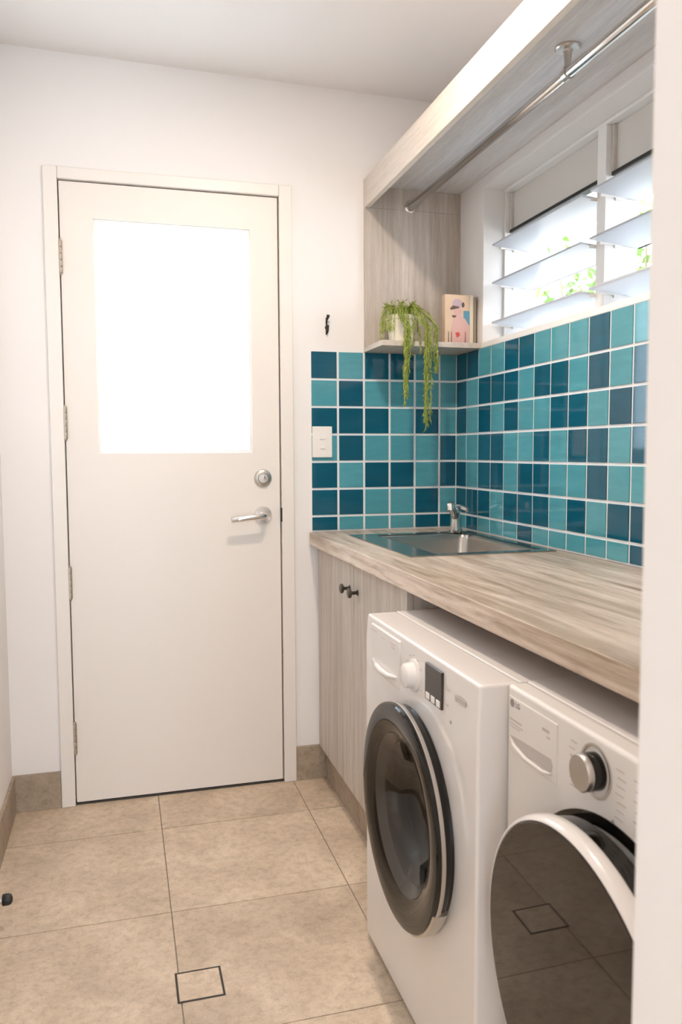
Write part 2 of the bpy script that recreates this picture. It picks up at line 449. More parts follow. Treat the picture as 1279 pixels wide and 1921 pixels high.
tube(bm, [(0.642,-0.028,0.961), (0.642,-0.044,0.961), (0.636,-0.056,0.961), (0.622,-0.060,0.960), (0.59,-0.059,0.957), (0.555,-0.058,0.953), (0.524,-0.056,0.949)], [0.0105,0.0105,0.0105,0.010,0.0095,0.009,0.0088], 14)
obj('lever', bm, 'chrome', hd, smooth=True)
obj('strike_plate', bx((0.7035, -0.0125, 0.937), (0.7085, -0.001, 0.985)), 'black', door, bevel=0.001)
obj('door_gap_shade', bx((-0.0035, 0.0, 0.0), (0.7075, 0.10, 0.006)), 'dark_gap', door)  # dark strip painted as the shade in the gap under the door

# ------------------------------------------------------------------ louvre window in the right wall
win = thing('window_1', None, None, (XR, -0.8, WZ0), kind='structure')
bm = bmesh.new()
holed_plate(bm, 0, XR-0.004, XR+0.185, (WY0-0.001, ZT+0.001, WY1+0.001, WZ1+0.006), (WY0+0.015, WZ0+0.004, WY1-0.015, WZ1-0.006))
obj('reveal_lining', bm, 'window_paint', win, bevel=0.002)
FX0, FX1 = 1.442, 1.545
Y0, Y1, Z0, Z1 = WY0+0.0155, WY1-0.0155, WZ0+0.0045, WZ1-0.0065
bm = bmesh.new(); holed_plate(bm, 0, FX0, FX1, (Y0, Z0, Y1, Z1), (Y0+0.010, Z0+0.012, Y1-0.010, Z1-0.010))
obj('window_frame', bm, 'window_paint', win, bevel=0.0015)
MY0, MY1 = -0.808, -0.768
bm = bmesh.new()
box(bm, (FX0, MY0, Z0+0.012), (FX1, MY1, Z1-0.010))
obj('mullion', bm, 'window_paint', win, bevel=0.0015)
bays = ((Y1-0.0105, MY1+0.0005), (MY0-0.0005, Y0+0.0105))
def slab(p_in, p_out, y0, y1, t):
    """thin board between two (x,z) edges"""
    d = Vector((p_out[0]-p_in[0], 0, p_out[1]-p_in[1])).normalized(); nrm = Vector((-d.z, 0, d.x))*t/2
    bm = bmesh.new(); P = []
    for y in (y0, y1):
        for (x, z), s in ((p_in, 1), (p_out, 1), (p_out, -1), (p_in, -1)):
            P.append(bm.verts.new(Vector((x, y, z))+nrm*s))
    for f in ((0,1,2,3), (7,6,5,4), (0,4,5,1), (1,5,6,2), (2,6,7,3), (3,7,4,0)): bm.faces.new([P[i] for i in f])
    for f in bm.faces: f.material_index = 1 if f.calc_area() < 0.006 else 0
    bmesh.ops.recalc_face_normals(bm, faces=bm.faces); return bm
for (ya, yb) in bays:
    # closed head panel, framed, black weather seal below it
    bm = bmesh.new(); box(bm, (1.468, yb+0.010, 1.928), (1.480, ya-0.010, Z1-0.012))
    for (a, b) in ((ya-0.010, ya), (yb, yb+0.010)): box(bm, (1.458, a, 1.915), (1.485, b, Z1-0.012))
    hp = obj('head_panel', bm, 'head_paint', win, bevel=0.0012)
    obj('weather_seal', bx((1.456, yb+0.006, 1.914), (1.484, ya-0.006, 1.924)), 'black', hp)
    for k, zi in enumerate((1.872, 1.746, 1.614)):
        zo = zi-0.014
        bl = obj('louvre_blade', slab((1.394, zi), (1.544, zo), ya-0.001, yb+0.001, 0.006), ['blade', 'blade_edge'], win, bevel=0.001, seg=1)
        bm = bmesh.new()
        for y in (ya-0.0005, yb+0.0045):
            box(bm, (1.425, y-0.0045, zi-0.013), (1.530, y+0.0, zi-0.0035))
            box(bm, (1.472, y-0.004, zi-0.020), (1.492, y, zi+0.012))
        obj('blade_clip', bm, 'window_paint', bl)
        if k: obj('blade_seal', bx((1.5455, yb+0.003, zo-0.004), (1.549, ya-0.003, zo+0.003)), 'black' if ya < -0.5 else 'window_paint', bl)

# ------------------------------------------------------------------ splashbacks of glazed tiles
BACK = ['DLDDLL', 'LDLLLL', 'DDDLDL', 'LDLLLD', 'DLDDLD', 'DDLLDL', 'DLLLDD']
RIGHT = ['DDLLDDLLLDLL', 'DLDDDLDDLDLD', 'DLDLDLLDDLDD', 'LLDDLLDLDDLD', 'DLDDLDDLLDLL', 'DDDLDDDLDLDD', 'LDLLLDLLLLLD']
rr = random.Random(3)
RIGHT = [s+''.join(rr.choice('DL') for _ in range(12)) for s in RIGHT]
g = 0.0040
bm = bmesh.new()
box(bm, (XT, -0.0045, ZW), (XR, 0, ZT), 2)
for r_ in range(7):
    for c in range(6):
        x0, x1 = XT+TS*c, min(XT+TS*(c+1), XR-0.006); z1, z0 = ZT-TS*r_, max(ZT-TS*(r_+1), ZW+0.002)
        box(bm, (x0+(g if c else 0.0005), -0.0075, z0+g), (x1-g, -0.003, z1-(g if r_ else 0.0005)), 1 if BACK[r_][c] == 'D' else 0)
sb = obj('tile_splashback', bm, ['tile_light', 'tile_dark', 'grout'], loc=((XT+XR)/2, 0, ZW), bevel=0.0009, seg=2)
tag(sb, 'narrow blue and teal chequered tiling on the end wall behind the sink', 'splashback', 'tiled splashbacks')
bm = bmesh.new()
box(bm, (XR-0.0045, YN, ZW), (XR, -0.0046, ZT), 2)
for r_ in range(7):
    for c in range(24):
        y1 = -0.0085 if c == 0 else -(0.09406+TS*(c-1)); y0 = max(-(0.09406+TS*c), YN)
        if y1-y0 < 0.01: continue
        z1, z0 = ZT-TS*r_, max(ZT-TS*(r_+1), ZW+0.002)
        box(bm, (XR-0.0075, y0+g, z0+g), (XR-0.003, y1-(g if c else 0), z1-(g if r_ else 0.0005)), 1 if RIGHT[r_][c] == 'D' else 0)
sb = obj('tile_splashback', bm, ['tile_light', 'tile_dark', 'grout'], loc=(XR, YN/2, ZW), bevel=0.0009, seg=2)
tag(sb, 'long blue and teal chequered tiling along the wall under the louvre window', 'splashback', 'tiled splashbacks')

# ------------------------------------------------------------------ worktop, sink, mixer tap
SX0, SX1, SY0, SY1 = 0.992, 1.318, -0.715, -0.205       # bowl opening
XWB, YWB = XR-0.0080, -0.0080                            # worktop butts the tiles
bm = bmesh.new()
holed_plate(bm, 2, ZW-0.044, ZW, (XF, YN+0.001, XWB, YWB), (SX0-0.006, SY0-0.006, SX1+0.006, SY1+0.006))
wt = obj('worktop', bm, 'worktop', loc=(XF, YN/2, ZW-0.044), bevel=0.002)
tag(wt, 'long limed timber look laminate worktop running over the cabinet and both machines', 'worktop')

sink = thing('laundry_sink', 'rectangular stainless steel drop-in sink set in the worktop at the tiled corner', 'sink', ((SX0+SX1)/2, (SY0+SY1)/2, ZW-0.17))
bm = bmesh.new()
holed_plate(bm, 2, ZW+0.0002, ZW+0.0032, (0.906, -0.752, 1.346, -0.162), (SX0, SY0, SX1, SY1))
obj('sink_rim', bm, 'steel', sink, bevel=0.0012)
def rrect(x0, y0, x1, y1, r, z, n=6):
    out = []
    for (cx, cy, t0) in ((x1-r, y1-r, 0), (x0+r, y1-r, 90), (x0+r, y0+r, 180), (x1-r, y0+r, 270)):
        for k in range(n+1):
            t = math.radians(t0+90*k/n); out.append((cx+r*math.cos(t), cy+r*math.sin(t), z))
    return out
bm = bmesh.new(); rings = []
for (ins, r, dz) in ((0.0, 0.004, 0.0030), (0.0015, 0.03, -0.006), (0.003, 0.035, -0.02), (0.010, 0.04, -0.135), (0.018, 0.045, -0.155), (0.035, 0.05, -0.164), (0.10, 0.03, -0.168)):
    rings.append([bm.verts.new(p) for p in rrect(SX0+ins, SY0+ins, SX1-ins, SY1-ins, r, ZW+dz)])
for A, B in zip(rings, rings[1:]):
    for i in range(len(A)): j = (i+1) % len(A); bm.faces.new((A[i], A[j], B[j], B[i]))
bm.faces.new(rings[-1])
bmesh.ops.recalc_face_normals(bm, faces=bm.faces)
for f in bm.faces: f.normal_flip()
bowl = obj('sink_bowl', bm, 'steel', sink, smooth=True, angle=60)
md = bowl.modifiers.new('thick', 'SOLIDIFY'); md.thickness = 0.0012; md.offset = -1
obj('drain_waste', lathe_bm(((SX0+SX1)/2, (SY0+SY1)/2, ZW-0.1672), (0,0,1), [(0.040,0), (0.040,0.003), (0.034,0.004), (0.030,0.001), (0.0,0.0012)], 32), 'chrome', sink, smooth=True)

TX, TY = 1.286, -0.186
tap = thing('mixer_tap', 'small chrome mixer tap standing on the back rim of the sink', 'tap', (TX, TY, ZW+0.0034))
obj('tap_body', lathe_bm((TX, TY, ZW+0.0034), (-0.05,-0.02,1), [(0.025,0), (0.025,0.004), (0.0205,0.008), (0.0175,0.05), (0.0175,0.064), (0.020,0.070), (0.020,0.086), (0.015,0.092), (0.0,0.094)], 28), 'chrome', tap, smooth=True)
bm = bmesh.new()
tube(bm, [(TX-0.006, TY-0.008, ZW+0.058), (TX-0.025, TY-0.035, ZW+0.078), (TX-0.045, TY-0.065, ZW+0.095), (TX-0.058, TY-0.088, ZW+0.103)], [0.0135, 0.0125, 0.0120, 0.0125], 16)
sp = obj('spout', bm, 'chrome', tap, smooth=True)
obj('aerator', lathe_bm((TX-0.0595, TY-0.090, ZW+0.109), (0.05,-0.1,-1), [(0.0125,0), (0.0135,0.002), (0.0135,0.022), (0.011,0.024), (0.0,0.024)], 20), 'chrome', sp, smooth=True)
bm = bmesh.new()
tube(bm, [(TX-0.004, TY, ZW+0.090), (TX+0.012, TY-0.004, ZW+0.092), (TX+0.032, TY-0.010, ZW+0.084), (TX+0.042, TY-0.014, ZW+0.078)], [0.010, 0.0085, 0.0075, 0.0085], 12)
obj('tap_lever', bm, 'chrome', tap, smooth=True)

# ------------------------------------------------------------------ cabinet under the sink
cab = thing('base_cabinet', 'two-door limed timber look cabinet under the sink beside the back wall', 'cabinet', (1.09, -0.46, 0))
ZB, ZTOP = 0.124, ZW-0.045
for (y0, y1) in ((-0.922, -0.904), (-0.024, -0.0105)):
    obj('side_panel', bx((0.854, y0, ZB), (1.355, y1, ZTOP)), 'oak_v', cab, bevel=0.0008)
obj('base_panel', bx((0.854, -0.9035, ZB), (1.355, -0.0245, ZB+0.016)), 'oak_v', cab)
obj('kickboard', bx((0.860, -0.922, 0.0005), (0.872, -0.0105, ZB-0.0005)), 'skirting_tile', cab, bevel=0.001)
for (y0, y1, ky) in ((-0.4555, -0.0125, -0.415), (-0.9205, -0.4590, -0.500)):
    d = obj('door', bx((0.836, y0, ZB-0.001), (0.8535, y1, ZTOP-0.004)), 'oak_v', cab, bevel=0.0015)
    obj('knob', lathe_bm((0.836, ky, 0.762), (-1,0,0), [(0.0095,0), (0.0095,0.002), (0.0055,0.004), (0.005,0.017), (0.0085,0.020), (0.0145,0.023), (0.0150,0.028), (0.012,0.031), (0.0,0.032)], 24), 'dark_knob', d, smooth=True)

# ------------------------------------------------------------------ washing machine (left, black ringed door)
WX, WA, WB, WT = 0.716, -1.580, -0.968, 0.800   # front plane, near side, far side, top
wm = thing('washing_machine', 'white front loading washer with a black ringed glass door, beside the timber cabinet', 'washing machine', (1.0, (WA+WB)/2, 0))
obj('body', bx((WX+0.078, WA+0.004, 0.020), (1.30, WB-0.004, WT-0.014)), 'enamel', wm, bevel=0.008)
obj('top_panel', bx((WX+0.0765, WA, WT-0.0135), (1.305, WB, WT)), 'enamel', wm, bevel=0.002, seg=2)
DC = (-1.281, 0.457)
bm = bmesh.new()
round_holed_plate(bm, WX, WX+0.076, WA, WB, 0.018, WT-0.0005, DC[0], DC[1], 0.168)
for v in bm.verts:
    if v.co.z > WT-0.01 and v.co.x < WX+0.01: v.co.x += 0.004
cp = obj('front_panel', bm, 'enamel', wm, bevel=0.006, seg=4)
XP = WX-0.0005
obj('display', bx((XP-0.0015, -1.432, 0.712), (XP+0.004, -1.352, 0.781)), 'display', cp, bevel=0.0008)
bm = bmesh.new()
for k in range(3): box(bm, (XP-0.0028, -1.4265+k*0.0255, 0.7145), (XP, -1.4095+k*0.0255, 0.7265))
obj('display_buttons', bm, 'white_plastic', cp, bevel=0.0008)
obj('program_dial', lathe_bm((WX+0.003, -1.285, 0.737), (-1,0,0.03), [(0.033,0), (0.033,0.004), (0.026,0.006), (0.0235,0.022), (0.020,0.025), (0.0,0.0255)], 40), 'enamel', cp, smooth=True)
dr = obj('detergent_drawer', bx((WX-0.0010, -1.205, 0.682), (WX+0.010, -1.012, 0.786)), 'enamel', cp, bevel=0.003)
bm = bmesh.new(); tube(bm, [(WX-0.002, -1.19, 0.706), (WX-0.006, -1.15, 0.700), (WX-0.007, -1.11, 0.698), (WX-0.006, -1.07, 0.700), (WX-0.002, -1.03, 0.706)], [0.003, 0.006, 0.007, 0.006, 0.003], 10)
obj('drawer_grip', bm, 'enamel', dr, smooth=True)
def mark(par, x, y, z, wd, h, m_='pale_print_shade'):
    obj('printed_mark', bx((x-0.0005, y-wd/2, z), (x+0.001, y+wd/2, z+h)), m_, par)
for q in ((-1.04,0.772,0.030,0.003), (-1.10,0.769,0.024,0.002), (-1.165,0.770,0.028,0.002), (-1.165,0.762,0.020,0.002)): mark(dr, WX-0.0008, *q)
for k in range(9):
    t = math.radians(-120+k*30); mark(cp, WX+0.0002, -1.285+0.043*math.sin(t), 0.737+0.040*math.cos(t), 0.008, 0.0015)
for (y, z, wd, h) in ((-1.455,0.757,0.018,0.002), (-1.452,0.728,0.010,0.002), (-1.510,0.748,0.042,0.010), (-1.468,0.700,0.006,0.006)): mark(cp, WX+0.0002, y, z, wd, h)
dc = (WX, DC[0], DC[1])
wd_ = obj('porthole_door', lathe_bm(dc, (-1,0,0), [(0.212,0.0005), (0.212,0.006), (0.2145,0.010), (0.2185,0.030), (0.2185,0.034), (0.216,0.037), (0.205,0.0385), (0.185,0.036), (0.158,0.028), (0.150,0.020), (0.1495,0.0)], 96, cap=False), 'gloss_black', wm, smooth=True, angle=25)
obj('chrome_trim', lathe_bm(dc, (-1,0,0), [(0.2172,0.0185), (0.2195,0.0195), (0.2205,0.0255), (0.2187,0.027)], 96, cap=False), 'brushed', wd_, smooth=True)
def arc_band(c, t0, t1, prof, n=24):
    bm = bmesh.new(); rings = []
    for (r, h) in prof: rings.append([bm.verts.new((c[0]-h, c[1]+r*math.cos(t0+(t1-t0)*i/n), c[2]+r*math.sin(t0+(t1-t0)*i/n))) for i in range(n+1)])
    m_ = len(rings)
    for k in range(m_):
        A, B = rings[k], rings[(k+1) % m_]
        for i in range(n): bm.faces.new((A[i], A[i+1], B[i+1], B[i]))
    for e_ in (0, -1): bm.faces.new([q[e_] for q in rings])
    bmesh.ops.recalc_face_normals(bm, faces=bm.faces); return bm
obj('door_handle', arc_band(dc, math.radians(208), math.radians(262), [(0.2125,0.004), (0.2185,0.004), (0.2225,0.010), (0.2225,0.031), (0.2195,0.034), (0.2125,0.034)]), 'brushed', wd_, smooth=True, angle=30)
obj('inner_rim', lathe_bm(dc, (-1,0,0), [(0.1565,0.0275), (0.150,0.0225), (0.138,0.014), (0.130,0.004), (0.128,-0.03), (0.150,-0.045), (0.1670,-0.045)], 72, cap=False), 'inner_rim', wd_, smooth=True, angle=50)
obj('porthole_glass', lathe_bm(dc, (-1,0,0), [(0.140,0.0135), (0.120,0.004), (0.108,-0.010), (0.095,-0.032), (0.070,-0.045), (0.0,-0.050)], 64, cap=False), 'clear', wd_, smooth=True)
obj('drum', lathe_bm(dc, (-1,0,0), [(0.1665,-0.046), (0.160,-0.055), (0.152,-0.0715), (0.10,-0.0735), (0.0,-0.074)], 64, cap=False), 'drum', wm, smooth=True)
for (x, y) in ((WX+0.05, WA+0.05), (WX+0.05, WB-0.05), (1.25, WA+0.05), (1.25, WB-0.05)):
    obj('foot', lathe_bm((x, y, 0.0004), (0,0,1), [(0.022,0), (0.022,0.010), (0.010,0.012), (0.010,0.020)], 16), 'black', wm, smooth=True)
obj('underside_shade', bx((WX+0.020, WA+0.012, 0.006), (WX+0.030, WB-0.012, 0.018)), 'dark_gap', wm)  # dark strip standing in for the shade under the machine

# ------------------------------------------------------------------ front loader at the right, smoked glass door
DX, DA, DB, DT = 0.765, -2.196, -1.588, 0.803
dm = thing('front_load_dryer', 'white front loader with a large flat smoked door and silver dial, at the doorway', 'dryer', (1.03, (DA+DB)/2, 0))
obj('body', bx((DX+0.036, DA+0.003, 0.020), (1.33, DB-0.003, DT-0.012)), 'enamel', dm, bevel=0.008)
obj('top_panel', bx((DX+0.0355, DA, DT-0.0115), (1.335, DB, DT)), 'enamel', dm, bevel=0.002, seg=2)
cp = obj('front_panel', bx((DX, DA, 0.018), (DX+0.035, DB, DT-0.0005)), 'enamel_matt', dm, bevel=0.007, seg=4)
XP = DX
dr = obj('detergent_drawer', bx((XP-0.0012, -1.744, 0.694), (XP+0.006, -1.594, 0.786)), 'enamel_matt', cp, bevel=0.002)
bm = bmesh.new()
# scooped grip: flat grey plate paints the recess shade, raised lip under it
quad_hull(bm, [(x, y, z) for x in (XP-0.0016, XP-0.0008) for (y, z) in ((-1.600,0.722), (-1.640,0.725), (-1.728,0.729), (-1.733,0.720), (-1.728,0.708), (-1.66,0.706), (-1.62,0.712))])
obj('grip_shade', bm, 'pale_print_shade', dr)
bm = bmesh.new(); tube(bm, [(XP-0.001, -1.598, 0.718), (XP-0.004, -1.62, 0.710), (XP-0.005, -1.66, 0.7035), (XP-0.005, -1.71, 0.7035), (XP-0.003, -1.732, 0.708)], [0.0015, 0.003, 0.0035, 0.003, 0.0015], 8)
obj('grip_lip', bm, 'enamel', dr, smooth=True)
# maker's badge: round mark and two letters
bm = lathe_bm((XP-0.0012, -1.6075, 0.776), (-1,0,0), [(0.0065,0), (0.0065,0.0006), (0.0,0.0006)], 24)
lg = obj('logo', bm, 'logo', dr)
text_mesh('LG', 0.0125, (XP-0.0014, -1.625, 0.7755), 0.0003, 'logo', 'lettering', dr, True)
for q in ((-1.616,0.748,0.032,0.0028), (-1.636,0.748,0.006,0.0028), (-1.622,0.742,0.042,0.0018), (-1.618,0.737,0.030,0.0018), (-1.712,0.764,0.020,0.0050), (-1.720,0.756,0.010,0.0030)): mark(dr, XP-0.0011, *q)
kc = (XP, -1.840, 0.7550)
obj('dial_ring', lathe_bm(kc, (-1,0,0), [(0.0365,0), (0.0365,0.0018), (0.034,0.0026), (0.032,0.0018), (0.0315,0.0)], 56, cap=False), 'brushed', cp, smooth=True)
kn = obj('program_dial', lathe_bm(kc, (-1,0,0), [(0.0252,0.0), (0.0252,0.017), (0.0245,0.0175)], 56), 'gloss_black', cp, smooth=True)
obj('dial_cap', lathe_bm(kc, (-1,0,0), [(0.0250,0.0177), (0.0250,0.024), (0.0235,0.0260), (0.0,0.0265)], 56), 'brushed', kn, smooth=True)
for k in range(7):
    mark(cp, XP, -1.786+0.002*((k*37) % 3), 0.712+k*0.0105, 0.014, 0.0018)
    mark(cp, XP, -1.893-0.002*((k*13) % 3), 0.712+k*0.0105, 0.018, 0.0018)
for k in range(5): mark(cp, XP, -1.935-0.003*(k % 2), 0.722+k*0.013, 0.026, 0.002)
obj('indicator', lathe_bm((XP, -1.880, 0.703), (-1,0,0), [(0.0032,0), (0.0032,0.0008), (0,0.0008)], 14), 'grey_print', cp)
cc = (DX, -1.885, 0.466); DAX = (-1, math.tan(math.radians(1.0)), -math.tan(math.radians(1.5)))
obj('door_gasket', lathe_bm(cc, (-1,0,0), [(0.236,0.0003), (0.236,0.0015), (0.220,0.002)], 96, cap=False), 'gloss_black', dm, smooth=True)
d2 = obj('smoked_door', lathe_bm(cc, DAX, [(0.2285,0.0625), (0.2280,0.0645), (0.2265,0.0655), (0.0,0.0655)], 128, cap=False), 'smoke', dm, smooth=True, angle=12)
obj('white_rim', lathe_bm(cc, DAX, [(0.2282,0.062), (0.2300,0.0648), (0.2345,0.062), (0.2365,0.054), (0.2360,0.042), (0.231,0.038), (0.224,0.038)], 128, cap=False), 'enamel', d2, smooth=True, angle=50)
obj('door_back', lathe_bm(cc, DAX, [(0.220,0.006), (0.2295,0.012), (0.2295,0.0375), (0.2275,0.0378), (0.2275,0.06), (0.0,0.06)], 96, cap=False), 'gloss_black', d2, smooth=True)
for (x, y) in ((DX+0.05, DA+0.05), (DX+0.05, DB-0.05), (1.27, DA+0.05), (1.27, DB-0.05)):
    obj('foot', lathe_bm((x, y, 0.0004), (0,0,1), [(0.022,0), (0.022,0.010), (0.010,0.012), (0.010,0.020)], 16), 'black', dm, smooth=True)

# ------------------------------------------------------------------ overhead unit with hanging rail
PX = 1.010
oh = thing('overhead_shelf', 'timber look overhead shelf unit with end panel and small ledge above the tiles', 'shelf', ((PX+XR)/2, -0.1, ZT))
obj('top_panel', bx((PX+0.0185, YN+0.001, 2.100), (XR-0.0005, -0.0005, 2.118)), 'oak_y_cool_lit', oh, bevel=0.0008)
obj('fascia', bx((PX, YN+0.001, 2.028), (PX+0.018, -0.0005, 2.126)), 'fascia', oh, bevel=0.001)
obj('end_panel', bx((PX+0.0005, -0.017, 1.5495), (XR-0.0005, -0.0005, 2.0275)), 'oak_v', oh, bevel=0.0008)
bm = bmesh.new(); box(bm, (PX+0.0185, -0.017, 2.0280), (XR-0.0005, -0.0005, 2.0995)); obj('end_panel_top', bm, 'oak_v', oh)
obj('ledge', bx((PX, -0.203, ZT+0.0012), (XR-0.0045, -0.0005, ZT+0.0190)), 'fascia', oh, bevel=0.0012)
RX, RZ = 1.177, 2.040
rail = thing('hanging_rail', 'chrome clothes rail slung under the overhead shelf unit', 'clothes rail', (RX, -1.0, RZ))
bm = bmesh.new(); tube(bm, [(RX, -0.0225, RZ), (RX, YN+0.002, RZ)], 0.0125, 20); obj('rod', bm, 'chrome', rail, smooth=True)
obj('end_socket', lathe_bm((RX, -0.0172, RZ), (0,-1,0), [(0.022,0), (0.022,0.005), (0.0155,0.008), (0.0155,0.020), (0.0128,0.020)], 28), 'brushed', rail, smooth=True)
bk = obj('ceiling_bracket', lathe_bm((RX, -1.051, 2.0998), (0,0,-1), [(0.029,0), (0.029,0.004), (0.026,0.007), (0.012,0.008), (0.0095,0.012), (0.0075,0.040), (0.010,0.046)], 32), 'brushed', rail, smooth=True)
bm = bmesh.new()
bmt = lathe(bm, (RX, -1.060, RZ), (0,-1,0), [(0.0127,0), (0.0150,0), (0.0150,-0.018), (0.0127,-0.018)], 28, cap=False)
bmesh.ops.recalc_face_normals(bm, faces=bm.faces)
obj('rod_collar', bm, 'brushed', bk, smooth=True)

# ------------------------------------------------------------------ things on the ledge
ZL = ZT+0.0192
books = [((1.2500, 1.3385), 0.164, 'cover', 'book', 'picture book facing out with a pink figure and blue patch on its cover'),
         ((1.3395, 1.3520), 0.166, 'paper', 'book', 'slim cream book standing between the picture book and the window wall'),
         ((1.3530, 1.3630), 0.158, 'spine_tan', 'book', 'thin tan-backed book at the window end of the little ledge')]
for (x0, x1), h, kind, cat, lab in books:
    y0 = -0.172
    b = thing('book', lab, cat, ((x0+x1)/2, -0.13, ZL), 'books on the little ledge')
    if kind == 'cover':
        bm = bmesh.new(); box(bm, (x0, y0+0.0022, ZL+0.0002), (x1, y0+0.0218, ZL+h)); obj('pages', bm, 'paper', b)
        bm = bmesh.new()
        box(bm, (x0-0.001, y0, ZL), (x1+0.0005, y0+0.002, ZL+h+0.001)); box(bm, (x0-0.001, y0+0.022, ZL), (x1+0.0005, y0+0.024, ZL+h+0.001)); box(bm, (x0-0.003, y0, ZL), (x0-0.001, y0+0.024, ZL+h+0.001))
        cv = obj('cover', bm, 'cover_sand', b, bevel=0.0005, seg=1)
        def blob(name, pts, m_, d):
            bm = bmesh.new(); W_ = x1-x0
            quad_hull(bm, [(x0+u*W_, y, ZL+v*h) for y in (y0-d, y0-0.00005) for u, v in pts]); obj(name, bm, m_, cv)
        def ell(cu, cv_, ru, rv, n=18): return [(cu+ru*math.cos(2*math.pi*i/n), cv_+rv*math.sin(2*math.pi*i/n)) for i in range(n)]
        blob('printed_picture', [(0.22,0.02),(0.97,0.02),(0.95,0.40),(0.80,0.52),(0.55,0.58),(0.32,0.50),(0.24,0.30)], 'cover_pink', 0.0004)
        blob('printed_picture', [(0.74,0.44),(0.99,0.38),(0.99,0.68),(0.74,0.68)], 'cover_blue', 0.0003)
        blob('printed_picture', ell(0.50, 0.66, 0.16, 0.13), 'cover_pink', 0.0006)
        blob('printed_picture', ell(0.48, 0.82, 0.20, 0.10), 'cover_mauve', 0.0008)
        blob('printed_picture', [(0.18,0.72),(0.30,0.78),(0.56,0.76),(0.54,0.73),(0.22,0.69)], 'cover_brown', 0.0010)
        blob('printed_picture', ell(0.72, 0.80, 0.06, 0.055), 'cover_brown', 0.0009)
        blob('printed_picture', [(0.25,0.58),(0.44,0.58),(0.42,0.54),(0.30,0.53)], 'cover_brown', 0.0009)
        blob('printed_picture', [(0.40,0.22),(0.56,0.24),(0.60,0.17),(0.48,0.12)], 'cover_red', 0.0010)
        for u in (0.10, 0.22, 0.80): blob('printed_picture', [(u,0.01),(u+0.035,0.01),(u+0.035,0.22),(u+0.01,0.26)], 'cover_brown', 0.0008)
    else:
        bm = bmesh.new(); box(bm, (x0+0.001, y0+0.002, ZL+0.002), (x1-0.001, y0+0.108, ZL+h-0.002)); obj('pages', bm, 'paper', b)
        bm = bmesh.new(); box(bm, (x0, y0, ZL), (x1, y0+0.0015, ZL+h))
        box(bm, (x0, y0+0.0015, ZL), (x0+0.0009, y0+0.11, ZL+h)); box(bm, (x1-0.0009, y0+0.0015, ZL), (x1, y0+0.11, ZL+h))
        obj('cover', bm, kind, b)

# potted trailing plant
PC = Vector((1.108, -0.118, ZL))
pl = thing('potted_plant', 'cream pot of trailing green plant whose strands hang over the ledge edge', 'potted plant', PC)
obj('pot', lathe_bm(PC, (0,0,1), [(0.036,0), (0.040,0.003), (0.048,0.078), (0.051,0.080), (0.051,0.094), (0.047,0.094), (0.045,0.080), (0.0,0.079)], 40, cap=False), 'pot', pl, smooth=True)
obj('soil', lathe_bm(PC+Vector((0,0,0.0795)), (0,0,1), [(0.0445,0), (0.0445,0.004), (0.0,0.006)], 24), 'soil', pl)
rp = random.Random(11)
bm = bmesh.new()
def leaflet(bm, p, d, L, wd):
    d = d.normalized(); s = d.cross(Vector((rp.uniform(-1,1), rp.uniform(-1,1), rp.uniform(-1,1)))).normalized()*wd
    q = s.cross(d)*0.6
    m_ = p+d*L*0.45
    vs = [bm.verts.new(x) for x in (p, m_+s, p+d*L, m_-s, m_+q)]
    bm.faces.new((vs[0], vs[1], vs[4])); bm.faces.new((vs[1], vs[2], vs[4])); bm.faces.new((vs[2], vs[3], vs[4])); bm.faces.new((vs[3], vs[0], vs[4]))
def strand(az, reach, zend, jitter=0.0, start_r=0.03, xt=None):
    """from the soil, up over the rim, out, then straight down past the ledge"""
    u = Vector((math.cos(az), math.sin(az), 0))
    p0 = PC+Vector((0,0,0.084))+u*start_r*rp.uniform(0.2, 1)
    p1 = PC+u*0.050+Vector((0,0,0.110+rp.uniform(0, 0.025)))
    p2 = PC+u*(0.060+reach*0.5)+Vector((0,0,0.080+rp.uniform(-0.01, 0.02)))
    end = PC+u*(0.060+reach)
    if xt is not None: end = Vector((xt[0]+rp.gauss(0, jitter), xt[1]+rp.gauss(0, jitter*0.6), 0)); 
    p3 = Vector((end.x, end.y, ZL+0.045)); pts = [p0, p1, p2, p3]
    z = p3.z-0.03
    while z > zend: pts.append(Vector((end.x+rp.gauss(0, 0.002), end.y+rp.gauss(0, 0.002), z))); z -= 0.028
    # catmull-rom sampling
    out = []
    for i in range(len(pts)-1):
        a, b, c, d = pts[max(i-1,0)], pts[i], pts[i+1], pts[min(i+2, len(pts)-1)]
        for k in range(5):
            t = k/5
            out.append(0.5*((2*b)+(c-a)*t+(2*a-5*b+4*c-d)*t*t+(3*b-3*c+d-a)*t**3))
    out.append(pts[-1])
    tube(bm, out, 0.0010, 4)
    for i in range(1, len(out)):
        p = out[i]; t = (out[i]-out[i-1]).normalized()
        for k in range(2):
            d = t*rp.uniform(0.5, 1.1)+Vector((rp.uniform(-1,1), rp.uniform(-1,1), rp.uniform(-0.4,0.3)))*0.5
            leaflet(bm, p, d, rp.uniform(0.010, 0.020), rp.uniform(0.0011, 0.0019))
F_ = -math.pi/2
for k in range(8): strand(F_+rp.uniform(-0.5, 0.0), 0.05, 1.312+abs(rp.gauss(0, 0.05)), 0.0065, xt=(1.093, -0.216))
for k in range(9): strand(F_+rp.uniform(0.3, 0.9), 0.06, 1.252+abs(rp.gauss(0, 0.06)), 0.0075, xt=(1.163, -0.218))
for k in range(4): strand(F_+rp.uniform(0.8, 1.2), 0.07, 1.43+abs(rp.gauss(0, 0.03)), 0.006, xt=(1.196, -0.216))
for k in range(5): strand(F_+rp.uniform(-0.4, 0.6), 0.06, 1.47+rp.uniform(0, 0.06), 0.022, xt=(1.125, -0.214))
